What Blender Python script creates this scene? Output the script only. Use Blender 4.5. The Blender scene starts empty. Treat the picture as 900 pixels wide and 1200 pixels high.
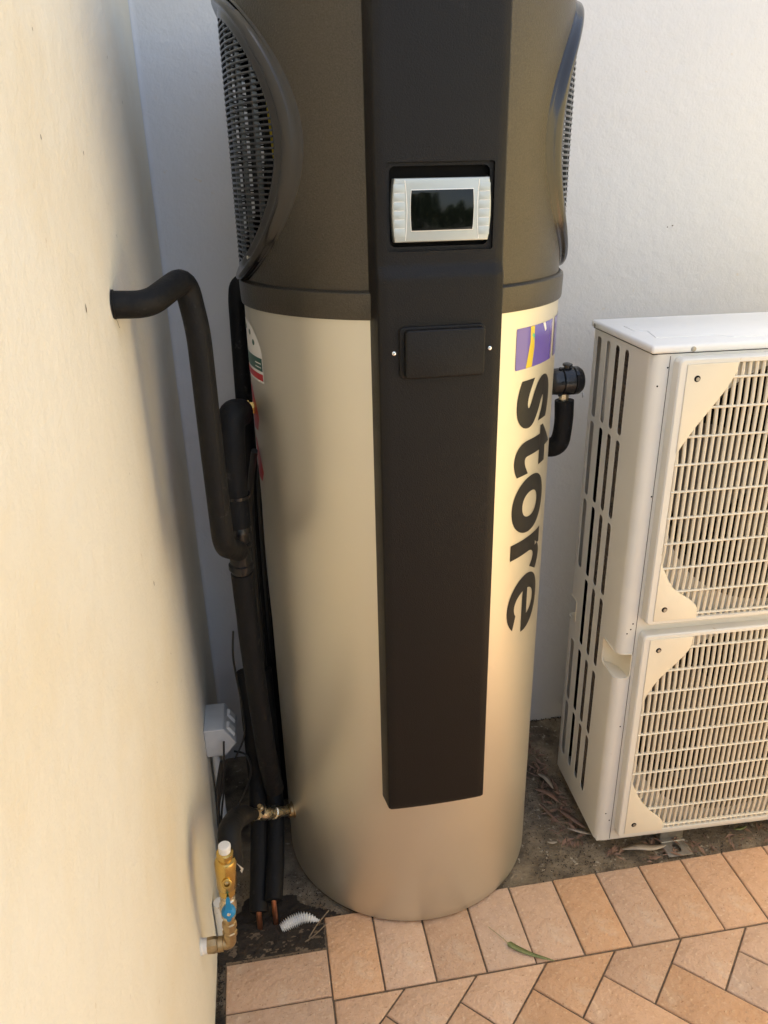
import bpy, bmesh, math, random
from mathutils import Vector, Matrix
from mathutils import noise as mnoise
random.seed(7)
R_ = math.radians
sc = bpy.context.scene
COL = sc.collection

# ------------------------------------------------------------------ camera, world, sun, exposure
cam_d = bpy.data.cameras.new('camera'); cam = bpy.data.objects.new('camera', cam_d); COL.objects.link(cam)
YAW, PITCH, ROLL, CH, FPX = 0.15284, 0.40851, -0.02146, 1.70404, 912.14
fw = Vector((math.sin(YAW)*math.cos(PITCH), math.cos(YAW)*math.cos(PITCH), -math.sin(PITCH)))
rt = Vector((math.cos(YAW), -math.sin(YAW), 0)); up = rt.cross(fw)
rt2 = rt*math.cos(ROLL)+up*math.sin(ROLL); up2 = up*math.cos(ROLL)-rt*math.sin(ROLL)
mw = Matrix.Identity(4)
for i in range(3):
    mw[i][0] = rt2[i]; mw[i][1] = up2[i]; mw[i][2] = -fw[i]
mw[2][3] = CH
cam.matrix_world = mw
cam_d.sensor_fit = 'VERTICAL'; cam_d.sensor_height = 36; cam_d.lens = FPX/1200*36
cam_d.clip_start = 0.02; cam_d.clip_end = 500
sc.camera = cam

SUN_EL, SUN_DIR = 60.0, Vector((-0.99, 0.14, 0)).normalized()     # horizontal direction towards the sun
w = bpy.data.worlds.new('World'); sc.world = w; w.use_nodes = True
nt = w.node_tree; nt.nodes.clear()
o_ = nt.nodes.new('ShaderNodeOutputWorld'); b_ = nt.nodes.new('ShaderNodeBackground'); s_ = nt.nodes.new('ShaderNodeTexSky')
s_.sky_type = 'NISHITA'; s_.ozone_density = 0.35; s_.dust_density = 2.0; s_.sun_disc = False; s_.sun_elevation = R_(SUN_EL)
s_.sun_rotation = math.atan2(SUN_DIR.x, SUN_DIR.y)
b_.inputs[1].default_value = 0.15
hz_ = nt.nodes.new('ShaderNodeHueSaturation'); hz_.inputs['Saturation'].default_value = 0.66      # a hazy, milky sky
nt.links.new(s_.outputs[0], hz_.inputs['Color']); nt.links.new(hz_.outputs[0], b_.inputs[0]); nt.links.new(b_.outputs[0], o_.inputs[0])
sd = bpy.data.lights.new('sun', 'SUN'); sd.energy = 4.2; sd.angle = R_(0.55); sd.color = (1.0, 0.92, 0.77)
so = bpy.data.objects.new('sun', sd); COL.objects.link(so)
tos = Vector((SUN_DIR.x*math.cos(R_(SUN_EL)), SUN_DIR.y*math.cos(R_(SUN_EL)), math.sin(R_(SUN_EL))))
so.rotation_euler = tos.to_track_quat('Z', 'Y').to_euler(); so.location = (0, 0, 8)
sc.view_settings.view_transform = 'Standard'; sc.view_settings.look = 'None'
sc.view_settings.exposure = 1.58; sc.view_settings.gamma = 1.0
sc.render.engine = 'CYCLES'
sc.cycles.max_bounces = 10; sc.cycles.diffuse_bounces = 6; sc.cycles.glossy_bounces = 5

# ------------------------------------------------------------------ materials
def node(nt, t, **k):
    n = nt.nodes.new(t)
    for a, v in k.items(): setattr(n, a, v)
    return n
def mat(name, col, rough=0.5, metal=0.0, var=0.0, vscale=8.0, bump=0.0, bscale=60.0, col2=None, spots=None,
        rvar=0.0, objvar=0.0, coat=0.0, spec=None, bump2=0.0, b2scale=6.0, trans=0.0, thin=0.0, aniso=0.0, detail=6):
    m = bpy.data.materials.new(name); m.use_nodes = True; nt = m.node_tree
    p = nt.nodes['Principled BSDF']; L = nt.links
    p.inputs['Base Color'].default_value = (*col, 1); p.inputs['Roughness'].default_value = rough; p.inputs['Metallic'].default_value = metal
    if coat: p.inputs['Coat Weight'].default_value = coat; p.inputs['Coat Roughness'].default_value = 0.08
    if spec is not None: p.inputs['Specular IOR Level'].default_value = spec
    if trans: p.inputs['Transmission Weight'].default_value = trans
    if thin: p.inputs['Thin Film Thickness'].default_value = thin; p.inputs['Thin Film IOR'].default_value = 1.45
    if aniso: p.inputs['Anisotropic'].default_value = aniso
    tc = node(nt, 'ShaderNodeTexCoord')
    csock = None
    if var or col2:
        n = node(nt, 'ShaderNodeTexNoise'); n.inputs['Scale'].default_value = vscale; n.inputs['Detail'].default_value = detail; n.inputs['Roughness'].default_value = 0.65
        L.new(tc.outputs['Object'], n.inputs['Vector'])
        r = node(nt, 'ShaderNodeMapRange'); r.inputs[1].default_value = 0.3; r.inputs[2].default_value = 0.7
        L.new(n.outputs['Fac'], r.inputs[0])
        mx = node(nt, 'ShaderNodeMix', data_type='RGBA')
        c2 = col2 if col2 else tuple(c*(1-var) for c in col)
        mx.inputs['A'].default_value = (*col, 1); mx.inputs['B'].default_value = (*c2, 1)
        L.new(r.outputs[0], mx.inputs['Factor']); csock = mx.outputs['Result']
    if spots:            # (colour, scale, threshold, softness)
        for (sc_, scale, th, soft) in spots:
            n = node(nt, 'ShaderNodeTexNoise'); n.inputs['Scale'].default_value = scale; n.inputs['Detail'].default_value = 4; n.inputs['Roughness'].default_value = 0.6
            L.new(tc.outputs['Object'], n.inputs['Vector'])
            r = node(nt, 'ShaderNodeMapRange'); r.inputs[1].default_value = th; r.inputs[2].default_value = th+soft
            L.new(n.outputs['Fac'], r.inputs[0])
            mx = node(nt, 'ShaderNodeMix', data_type='RGBA')
            if csock: L.new(csock, mx.inputs['A'])
            else: mx.inputs['A'].default_value = (*col, 1)
            mx.inputs['B'].default_value = (*sc_, 1); L.new(r.outputs[0], mx.inputs['Factor']); csock = mx.outputs['Result']
    if objvar:
        oi = node(nt, 'ShaderNodeObjectInfo'); r = node(nt, 'ShaderNodeMapRange'); r.inputs[3].default_value = 1-objvar; r.inputs[4].default_value = 1+objvar
        L.new(oi.outputs['Random'], r.inputs[0])
        hs = node(nt, 'ShaderNodeHueSaturation'); L.new(r.outputs[0], hs.inputs['Value'])
        r2 = node(nt, 'ShaderNodeMath', operation='MULTIPLY'); r2.inputs[1].default_value = 7.31; L.new(oi.outputs['Random'], r2.inputs[0])
        r3 = node(nt, 'ShaderNodeMath', operation='FRACT'); L.new(r2.outputs[0], r3.inputs[0])
        r4 = node(nt, 'ShaderNodeMapRange'); r4.inputs[3].default_value = 0.8; r4.inputs[4].default_value = 1.12; L.new(r3.outputs[0], r4.inputs[0])
        L.new(r4.outputs[0], hs.inputs['Saturation'])
        if csock: L.new(csock, hs.inputs['Color'])
        else: hs.inputs['Color'].default_value = (*col, 1)
        csock = hs.outputs[0]
    if csock: L.new(csock, p.inputs['Base Color'])
    if rvar:
        n = node(nt, 'ShaderNodeTexNoise'); n.inputs['Scale'].default_value = vscale*1.7; n.inputs['Detail'].default_value = 5
        L.new(tc.outputs['Object'], n.inputs['Vector'])
        r = node(nt, 'ShaderNodeMapRange'); r.inputs[1].default_value = 0.3; r.inputs[2].default_value = 0.7
        r.inputs[3].default_value = rough-rvar; r.inputs[4].default_value = rough+rvar
        L.new(n.outputs['Fac'], r.inputs[0]); L.new(r.outputs[0], p.inputs['Roughness'])
    last = None
    for (b, s) in ((bump, bscale), (bump2, b2scale)):
        if not b: continue
        n = node(nt, 'ShaderNodeTexNoise'); n.inputs['Scale'].default_value = s; n.inputs['Detail'].default_value = 5; n.inputs['Roughness'].default_value = 0.6
        L.new(tc.outputs['Object'], n.inputs['Vector'])
        bp = node(nt, 'ShaderNodeBump'); bp.inputs['Strength'].default_value = min(1, b); bp.inputs['Distance'].default_value = 0.36/s
        L.new(n.outputs['Fac'], bp.inputs['Height'])
        if last: L.new(last, bp.inputs['Normal'])
        last = bp.outputs[0]
    if last: L.new(last, p.inputs['Normal'])
    return m

M = {}
M['wall'] = mat('wall_paint', (.68, .685, .70), .75, var=.035, vscale=3, bump=.45, bscale=190, bump2=.22, b2scale=22, spots=[((.66, .62, .56), 38, .71, .05)])  # cooled and greyed, shade on the back wall put into the colour
M['cream'] = mat('bounce_cream', (.80, .69, .42), .8, var=.05, vscale=3, bump=.4, bscale=200)
M['chip'] = mat('chip_mark', (.10, .06, .045), .9)
M['tank'] = mat('champagne_steel', (.69, .66, .57), .45, .90, var=.03, vscale=2.0, rvar=.02)
M['shroud'] = mat('bronze_plastic', (.098, .087, .070), .32, .78, bump=1, bscale=330, var=.35, vscale=380, spec=.4)
M['panel'] = mat('charcoal_plastic', (.0085, .0074, .0068), .38, bump=1, bscale=420, spec=.24, rvar=.04, spots=[((.022, .021, .02), 9, .66, .1)])
M['dark'] = mat('dark_interior', (.008, .0075, .007), .8, spec=.1)
M['grille'] = mat('dark_grille_plastic', (.012, .010, .009), .19, spec=.65)
M['lid'] = mat('skylit_lid_enamel', (.84, .84, .82), .4, var=.04, vscale=6, bump=.15, bscale=200, spots=[((.55, .52, .46), 60, .70, .05)])  # casing enamel lightened, skylight on the top put into the colour
M['silver'] = mat('silver_plastic', (.50, .53, .51), .36, .5)
M['groove'] = mat('white_groove', (.85, .85, .82), .4)
M['screen'] = mat('screen_glass', (.003, .004, .003), .07, spec=.3)
M['chrome'] = mat('chrome_screw', (.8, .79, .76), .2, 1.0)
M['print'] = mat('black_print', (.014, .013, .012), .30, spec=.25)
M['purple'] = mat('purple_film', (.11, .07, .38), .22, coat=.7)
M['glare_tint'] = mat('painted_glare', (.80, .62, .06), .25, .6, spots=[((.10, .62, .36), 34, .57, .06)])  # yellow and green that paint the glare on the logo film
M['white_print'] = mat('white_print', (.82, .80, .76), .35)
M['st_green'] = mat('sticker_green', (.02, .10, .07), .35)
M['st_red'] = mat('sticker_red', (.50, .015, .02), .35)
M['lag'] = mat('black_foam_lagging', (.0085, .0085, .009), .60, spec=.22, bump=.35, bscale=160, bump2=.25, b2scale=18, var=.4, vscale=25, spots=[((.035, .033, .031), 40, .64, .10)])
M['tape'] = mat('black_tape', (.009, .009, .010), .26, spec=.4)
M['brass'] = mat('brass', (.74, .66, .50), .28, 1.0, var=.2, vscale=60, rvar=.1)
M['gold'] = mat('bright_brass', (.66, .47, .15), .26, 1.0, var=.15, vscale=50)
M['bronze'] = mat('dull_brass', (.55, .42, .24), .42, 1.0, var=.3, vscale=90, bump=.2, bscale=200)
M['copper'] = mat('copper', (.72, .33, .20), .35, 1.0, var=.3, vscale=60)
M['blue'] = mat('blue_plastic', (.01, .22, .46), .35)
M['pvc'] = mat('grey_pvc', (.55, .56, .56), .4, var=.1, vscale=30)
M['wpvc'] = mat('white_plastic', (.78, .77, .74), .4, var=.06, vscale=30, spots=[((.35, .3, .25), 60, .64, .1)])
M['cable'] = mat('black_cable', (.012, .012, .012), .4)
M['blkpl'] = mat('black_valve_plastic', (.012, .012, .013), .25, bump=.2, bscale=120)
M['ac'] = mat('white_enamel', (.70, .69, .645), .38, var=.06, vscale=5, rvar=.06, bump=.12, bscale=300, spots=[((.52, .46, .37), 26, .70, .06)])
M['acplate'] = mat('ivory_plastic', (.74, .685, .56), .42, var=.04, vscale=9, bump=.1, bscale=300)
M['acbar'] = mat('ivory_bars', (.74, .68, .56), .45, var=.12, vscale=20)
M['fin'] = mat('coil_fins', (.33, .27, .22), .6, .3, var=.4, vscale=60)
M['fan'] = mat('fan_plastic', (.09, .075, .058), .6)
M['zinc'] = mat('galvanised_steel', (.42, .40, .36), .45, .8, var=.4, vscale=60, bump=.2, bscale=150)
M['brick'] = mat('terracotta_paver', (.69, .455, .305), .95, col2=(.58, .36, .225), vscale=17, bump=1, bscale=230, bump2=1, b2scale=45, objvar=.11, detail=10, spec=.2,
    spots=[((.78, .64, .50), 9, .56, .30), ((.76, .56, .38), 95, .58, .14), ((.38, .21, .12), 125, .62, .10), ((.26, .17, .11), 24, .70, .08)])
M['sand'] = mat('joint_sand', (.21, .155, .105), .95, var=.5, vscale=90, bump=.8, bscale=150)
M['soil'] = mat('soil', (.040, .030, .022), .95, col2=(.025, .019, .014), vscale=60, bump=1, bscale=130, bump2=1, b2scale=35)
M['concrete'] = mat('mossy_concrete', (.30, .24, .165), .9, col2=(.12, .092, .062), vscale=17, bump=1, bscale=140, bump2=1, b2scale=35,
    spots=[((.045, .034, .024), 7, .50, .20), ((.40, .35, .27), 60, .62, .07), ((.03, .022, .016), 110, .64, .06)], detail=9)
M['leaf_dry'] = mat('dry_leaf', (.30, .19, .14), .6, var=.4, vscale=60, objvar=.3)
M['leaf_pale'] = mat('pale_dry_leaf', (.48, .40, .31), .6, var=.3, vscale=60)
M['leaf_green'] = mat('green_leaf', (.24, .27, .11), .5, var=.3, vscale=60)
M['twig'] = mat('twig', (.20, .15, .10), .8)
M['fill_ground'] = mat('pale_fill_ground', (.55, .53, .48), .9, var=.15, vscale=2)
M['lwall'] = mat('warm_lit_wall_paint', (.80, .765, .665), .75, var=.05, vscale=2.5, bump=.55, bscale=190, bump2=.25, b2scale=18, spots=[((.66, .60, .50), 38, .71, .05), ((.74, .66, .50), 1.6, .52, .25)])  # back wall's paint made creamier, warm bounce light put into the colour
M['foliage'] = mat('foliage', (.055, .10, .03), .6, var=.5, vscale=3)
M['bark'] = mat('bark', (.16, .12, .09), .9, var=.4, vscale=12)
M['yellow'] = mat('yellow_wire', (.65, .5, .02), .5)
M['pebble'] = mat('pebble', (.34, .29, .23), .85, objvar=.3)

# ------------------------------------------------------------------ helpers
def link(name, me, m=None, parent=None, smooth=False, loc=None, auto=None):
    o = bpy.data.objects.new(name, me); COL.objects.link(o)
    if m is not None and not me.materials: me.materials.append(M[m])
    if parent: o.parent = parent
    if loc is not None: o.location = loc
    if smooth: me.polygons.foreach_set('use_smooth', [True]*len(me.polygons))
    if auto is not None:
        me.polygons.foreach_set('use_smooth', [True]*len(me.polygons))
        bm = bmesh.new(); bm.from_mesh(me)
        for e in bm.edges:
            if len(e.link_faces) == 2 and e.calc_face_angle(0) > R_(auto): e.smooth = False
        bm.to_mesh(me); bm.free()
    return o
def mesh(name, V, F):
    me = bpy.data.meshes.new(name); me.from_pydata([tuple(v) for v in V], [], F); me.update(); return me
def obj(name, V, F, m, parent=None, **k): return link(name, mesh(name, V, F), m, parent, **k)
def bmo(name, bm, m, parent=None, **k):
    me = bpy.data.meshes.new(name); bmesh.ops.recalc_face_normals(bm, faces=bm.faces); bm.to_mesh(me); bm.free(); return link(name, me, m, parent, **k)
def tag(o, label=None, cat=None, group=None, kind=None):
    if label: o['label'] = label
    if cat: o['category'] = cat
    if group: o['group'] = group
    if kind: o['kind'] = kind
    return o
def empty(name, loc, rz=0, **k):
    o = bpy.data.objects.new(name, None); COL.objects.link(o); o.location = loc; o.rotation_euler[2] = rz; o.empty_display_size = .1
    return tag(o, **k)
def boxbm(x0, x1, y0, y1, z0, z1, bev=0, seg=2, bm=None):
    b = bmesh.new(); r = bmesh.ops.create_cube(b, size=1)
    for v in b.verts: v.co = Vector((x0+(v.co.x+.5)*(x1-x0), y0+(v.co.y+.5)*(y1-y0), z0+(v.co.z+.5)*(z1-z0)))
    if bev: bmesh.ops.bevel(b, geom=list(b.edges), offset=bev, segments=seg, affect='EDGES', profile=.5, clamp_overlap=True)
    if bm is None: return b
    me = bpy.data.meshes.new('t'); b.to_mesh(me); b.free(); bm.from_mesh(me); bpy.data.meshes.remove(me); return bm
def box(name, x0, x1, y0, y1, z0, z1, m, parent=None, bev=0.002, seg=2, **k):
    return bmo(name, boxbm(x0, x1, y0, y1, z0, z1, bev, seg), m, parent, auto=40, **k)
def prism(poly, z0, z1, bev=0, seg=2):
    bm = bmesh.new(); vs = [bm.verts.new((x, y, z0)) for x, y in poly]; f = bm.faces.new(vs)
    r = bmesh.ops.extrude_face_region(bm, geom=[f]); bmesh.ops.translate(bm, verts=[v for v in r['geom'] if isinstance(v, bmesh.types.BMVert)], vec=(0, 0, z1-z0))
    bmesh.ops.recalc_face_normals(bm, faces=bm.faces)
    if bev: bmesh.ops.bevel(bm, geom=[e for e in bm.edges if min(v.co.z for v in e.verts) > max(z0, z1)-1e-6] , offset=bev, segments=seg, affect='EDGES', profile=.5, clamp_overlap=True)
    return bm
def rpoly(x0, x1, z0, z1, r, n=5):
    P = []
    for cx, cz, a in ((x1-r, z1-r, 0), (x0+r, z1-r, 90), (x0+r, z0+r, 180), (x1-r, z0+r, 270)):
        for i in range(n+1):
            t = R_(a+90*i/n); P.append((cx+r*math.cos(t), cz+r*math.sin(t)))
    return P
def smoothpath(pts, n=8):
    P = [Vector(p) for p in pts]; out = []
    for i in range(len(P)-1):
        a = P[max(i-1, 0)]; b = P[i]; c = P[i+1]; d = P[min(i+2, len(P)-1)]
        for j in range(n):
            t = j/n; out.append(.5*((2*b)+(c-a)*t+(2*a-5*b+4*c-d)*t*t+(3*b-a-3*c+d)*t**3))
    out.append(P[-1]); return out
def fillet(pts, r, n=7):
    P = [Vector(p) for p in pts]; out = [P[0]]
    for i in range(1, len(P)-1):
        a = (P[i-1]-P[i]); b = (P[i+1]-P[i]); rr = min(r, a.length*.48, b.length*.48)
        A = P[i]+a.normalized()*rr; B = P[i]+b.normalized()*rr
        for j in range(n+1):
            t = j/n; out.append(A*(1-t)**2+P[i]*2*t*(1-t)+B*t*t)
    out.append(P[-1]); return out
def tubegeo(path, rad, sides=16, caps=True, wob=0, capin=0):
    V = []; F = []; n = len(path); T = []
    for i in range(n):
        T.append((path[min(i+1, n-1)]-path[max(i-1, 0)]).normalized())
    N = T[0].orthogonal().normalized()
    for i in range(n):
        if i: 
            N = (N-T[i]*N.dot(T[i])).normalized()
        B = T[i].cross(N); r = rad(i/(n-1)) if callable(rad) else rad
        for j in range(sides):
            a = 2*math.pi*j/sides
            rr = r*(1+wob*(mnoise.noise(path[i]*22+Vector((j*.0, a, 0)))))
            V.append(path[i]+(N*math.cos(a)+B*math.sin(a))*rr)
    for i in range(n-1):
        for j in range(sides):
            k = (j+1) % sides; F.append((i*sides+j, i*sides+k, (i+1)*sides+k, (i+1)*sides+j))
    if caps: F.append(tuple(range(sides))[::-1]); F.append(tuple((n-1)*sides+j for j in range(sides)))
    return V, F
def tube(name, pts, rad, m, parent=None, r=None, sides=16, smooth=False, **k):
    path = smoothpath(pts) if smooth else (fillet(pts, r) if r else [Vector(p) for p in pts])
    V, F = tubegeo(path, rad, sides, **k); return obj(name, V, F, m, parent, auto=50)
def lathe(name, prof, org, d, m, parent=None, sides=24, flute=None, auto=35):
    """prof: list of (distance along the axis, radius)"""
    d = Vector(d).normalized(); N = d.orthogonal().normalized(); B = d.cross(N); org = Vector(org); V = []; F = []
    for (t, r) in prof:
        for j in range(sides):
            a = 2*math.pi*j/sides; rr = r
            V.append(org+d*t+(N*math.cos(a)+B*math.sin(a))*rr)
    n = len(prof)
    for i in range(n-1):
        for j in range(sides):
            k = (j+1) % sides; F.append((i*sides+j, i*sides+k, (i+1)*sides+k, (i+1)*sides+j))
    F.append(tuple(range(sides))[::-1]); F.append(tuple((n-1)*sides+j for j in range(sides)))
    bm = bmesh.new(); bm.from_mesh(mesh('t', V, F)); bmesh.ops.remove_doubles(bm, verts=bm.verts, dist=1e-6)
    return bmo(name, bm, m, parent, auto=auto)
def boolean(o, cutters, op='DIFFERENCE'):
    for c in cutters:
        md = o.modifiers.new('b', 'BOOLEAN'); md.operation = op; md.object = c; md.solver = 'EXACT'
    dg = bpy.context.evaluated_depsgraph_get(); dg.update()
    me = bpy.data.meshes.new_from_object(o.evaluated_get(dg)); o.modifiers.clear(); old = o.data; o.data = me
    for c in cutters: bpy.data.objects.remove(c)
    bm = bmesh.new(); bm.from_mesh(me)
    for f in bm.faces: f.smooth = True
    for e in bm.edges:
        e.smooth = not (len(e.link_faces) != 2 or e.calc_face_angle(0) > R_(32))
    bm.to_mesh(me); bm.free(); return o
def copy(o, parent=None, loc=None):
    c = o.copy(); COL.objects.link(c)
    if parent: c.parent = parent
    if loc is not None: c.location = loc
    return c

# ================================================================== SETTING
WX, BY, WH = -0.220, 2.044, 4.5
# ground: one sheet, finely divided near the camera so that soil and concrete have relief
def gz(x, y):
    d = mnoise.noise(Vector((x*9, y*9, 0)))*.003+mnoise.noise(Vector((x*34, y*34, 3)))*.0016+mnoise.noise(Vector((x*90, y*90, 5)))*.0008
    return -.0085+d
V = []; F = []; nx, ny = 230, 110; x0, x1, y0, y1 = -.3, 2.3, .9, 2.1
for j in range(ny+1):
    for i in range(nx+1):
        x = x0+(x1-x0)*i/nx; y = y0+(y1-y0)*j/ny; e = min(1, 12*min(x-x0, x1-x, y-y0, y1-y))
        V.append((x, y, -.0085+(gz(x, y)+.0085)*e))
for j in range(ny):
    for i in range(nx):
        a = j*(nx+1)+i; F.append((a, a+1, a+nx+2, a+nx+1))
n0 = len(V); ring = [(-60, -60), (60, -60), (60, 60), (-60, 60)]
for x, y in ring: V.append((x, y, -.0085))
c = [0, nx, (nx+1)*(ny+1)-1, (nx+1)*ny]
edge = [[i for i in range(nx+1)], [j*(nx+1)+nx for j in range(ny+1)], [(nx+1)*ny+i for i in range(nx, -1, -1)], [j*(nx+1) for j in range(ny, -1, -1)]]
for s in range(4):
    F.append(tuple([n0+s, n0+(s+1) % 4]+edge[s][::-1]))
tag(obj('ground', V, F, 'concrete', smooth=True), kind='structure')

# soil pocket by the left wall, between the pipes and the paving
def heap(name, cx, cy, rx, ry, h, m, n=70, seed=0, z=-.009):
    V = []; F = []
    for j in range(n+1):
        for i in range(n+1):
            u = -1+2*i/n; v = -1+2*j/n; d = math.hypot(u, v)+.35*mnoise.noise(Vector((u*2.2, v*2.2, seed)))
            q = max(0, 1-d**2)
            zz = z+h*min(1, q*3)*(.55+.5*mnoise.noise(Vector((u*6, v*6, seed+4)))+.5*mnoise.noise(Vector((u*17, v*17, seed+9)))+.3*mnoise.noise(Vector((u*37, v*37, seed+2))))
            if q <= 0: zz = z-.004
            if cy+v*ry < (1.318 if cx+u*rx < .04 else 1.402): zz = min(zz, -.010)
            V.append((cx+u*rx, cy+v*ry, zz))
    for j in range(n):
        for i in range(n):
            a = j*(n+1)+i; F.append((a, a+1, a+n+2, a+n+1))
    return obj(name, V, F, m, smooth=True)
tag(heap('soil', -.085, 1.375, .17, .12, .010, 'soil', seed=1), kind='structure')

def wall(name, x0, x1, y0, y1, label, m='wall', h=None):
    o = bmo(name, boxbm(x0, x1, y0, y1, -.05, h or WH), m); return tag(o, label, 'wall')
def profile_wall(name, x0, x1, P, m):                    # P: outline in (y, z)
    bm = bmesh.new(); a = [bm.verts.new((x0, y, z)) for y, z in P]; b = [bm.verts.new((x1, y, z)) for y, z in P]; n = len(P)
    bm.faces.new(a); bm.faces.new(b[::-1])
    for i in range(n): bm.faces.new((a[i], b[i], b[(i+1) % n], a[(i+1) % n]))
    return bmo(name, bm, m)
lw = tag(profile_wall('rendered_wall', WX-.2, WX, [(-5, -.05), (BY+.2, -.05), (BY+.2, WH), (1.40, WH), (1.40, 2.98), (-5, 2.98)], 'lwall'),  # unseen top stepped to shade the heater and pass sun to the right
    'rendered side wall, warm light mixed into its colour, with an insulated pipe coming out of it, left of the heater', 'wall')
bm = prism([(WX, -.05), (2.25, -.05), (2.25, 2.6), (1.30, 2.6), (1.30, WH), (WX, WH)], -BY-.2, -BY); bmesh.ops.rotate(bm, verts=bm.verts, cent=(0, 0, 0), matrix=Matrix.Rotation(R_(90), 3, 'X'))  # unseen top of the back wall, stepped to let sun onto the right wall
bw = tag(bmo('rendered_wall', bm, 'wall'), 'pale rendered back wall behind the water heater and the air conditioner', 'wall')
bounce_wall = wall('rendered_wall', 2.05, 2.25, -.6, BY, 'added cream wall outside the view, bouncing warm sunlight onto the left wall', m='cream', h=2.4)  # unseen wall added as a reflector for warm bounce light
# a soft plaster cove in the corner of the two walls
V = []; F = []
for k in range(7):
    a = R_(90*k/6); r = .012
    x = WX+r-r*math.cos(a)+.0003; y = BY-r+r*math.sin(a)-.0003
    V += [(x, y, -.02), (x, y, WH-.01)]
for k in range(6): F.append((2*k, 2*k+2, 2*k+3, 2*k+1))
obj('plaster_cove', V, F, 'wall', bw, smooth=True)
# chips and marks in the render
def chip(x, y, z, s, par, axis):
    n = 7; V = []; 
    for k in range(n):
        a = 2*math.pi*k/n; r = s*random.uniform(.45, 1)
        V.append(Vector((x, y+r*.6*math.cos(a), z+r*1.3*math.sin(a))) if axis == 0 else Vector((x+r*math.cos(a), y, z+r*math.sin(a))))
    return obj('paint_chip', V, [tuple(range(n))], 'chip', par)
for (y, z, s) in ((1.085, 1.552, .007), (1.265, 1.05, .006), (1.0, 1.75, .003), (1.42, 1.62, .003), (1.2, 1.28, .002), (1.6, 1.9, .003), (1.05, 1.86, .002), (1.33, .86, .003), (1.72, 1.84, .003), (1.15, .92, .002), (1.24, 1.74, .003)):
    chip(WX+.0006, y, z, s, lw, 0)
for k in range(16):
    chip(random.uniform(.0, 1.4), BY-.0006, random.uniform(1.2, 2.3), random.uniform(.0015, .003), bw, 1)

def crack(pts, r, par):
    V, F = tubegeo([Vector(p) for p in pts], r, 4); obj('hairline_crack', V, F, 'chip', par)
rc = random.Random(5)
def wander(y, z, n, s, par):
    P = []
    for k in range(n): P.append((WX+.0001, y, z)); y += rc.gauss(.002, s*.5); z -= abs(rc.gauss(s, s*.5))
    crack(P, .00035, par)
wander(1.30, 1.505, 6, .007, lw)
# ---------------- paving
PW, PL, PX, PY, PR = 0.12027, 0.21738, 0.04238, 1.18205, 0.00946
pav = empty('paving', (PX, PY, 0), PR, kind='structure')
J = .0042
def slab(poly, parent=pav, shared=None, loc=(0, 0, 0), rz=0, key=None, bev=.0030):
    if key and key in slab.cache:
        o = bpy.data.objects.new('brick', slab.cache[key]); COL.objects.link(o); o.parent = parent
    else:
        bm = prism(poly, -.03, 0, bev, 2)
        o = bmo('brick', bm, 'brick', parent, auto=50)
        if key: slab.cache[key] = o.data
    o.location = (loc[0], loc[1], loc[2]+random.uniform(-.0012, .0006)); o.rotation_euler = (random.uniform(-.004, .004), random.uniform(-.004, .004), rz+random.uniform(-.004, .004))
    return o
slab.cache = {}
def inset(poly, d):
    n = len(poly); out = []
    ar = sum(poly[i][0]*poly[(i+1) % n][1]-poly[(i+1) % n][0]*poly[i][1] for i in range(n)); s = 1 if ar > 0 else -1
    for i in range(n):
        p = Vector(poly[i-1]); q = Vector(poly[i]); r = Vector(poly[(i+1) % n])
        a = (q-p).normalized(); b = (r-q).normalized(); na = Vector((-a.y, a.x))*s; nb = Vector((-b.y, b.x))*s
        den = 1+na.dot(nb); out.append(tuple(q+(na+nb)*d/max(den, .2)))
    return out
rect = [(-PW/2, -PL/2), (PW/2, -PL/2), (PW/2, PL/2), (-PW/2, PL/2)]
rs = inset(rect, J/2)
for i in range(0, 17):                                  # soldier course under the edge of the heater
    slab(rs, loc=((i+.5)*PW, PL/2+.001, 0), key='soldier')
for i in range(-1, 0):                                  # stretcher course to the left
    for j in range(0, 14):
        wd, ht = 2*PW, PW
        y1_ = PW*1.08-j*PW*1.0
        slab(inset([(-wd/2, -ht/2), (wd/2, -ht/2), (wd/2, ht/2), (-wd/2, ht/2)], J/2), loc=(-PW+.000, y1_-ht/2, 0), key='stretcher')
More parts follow.
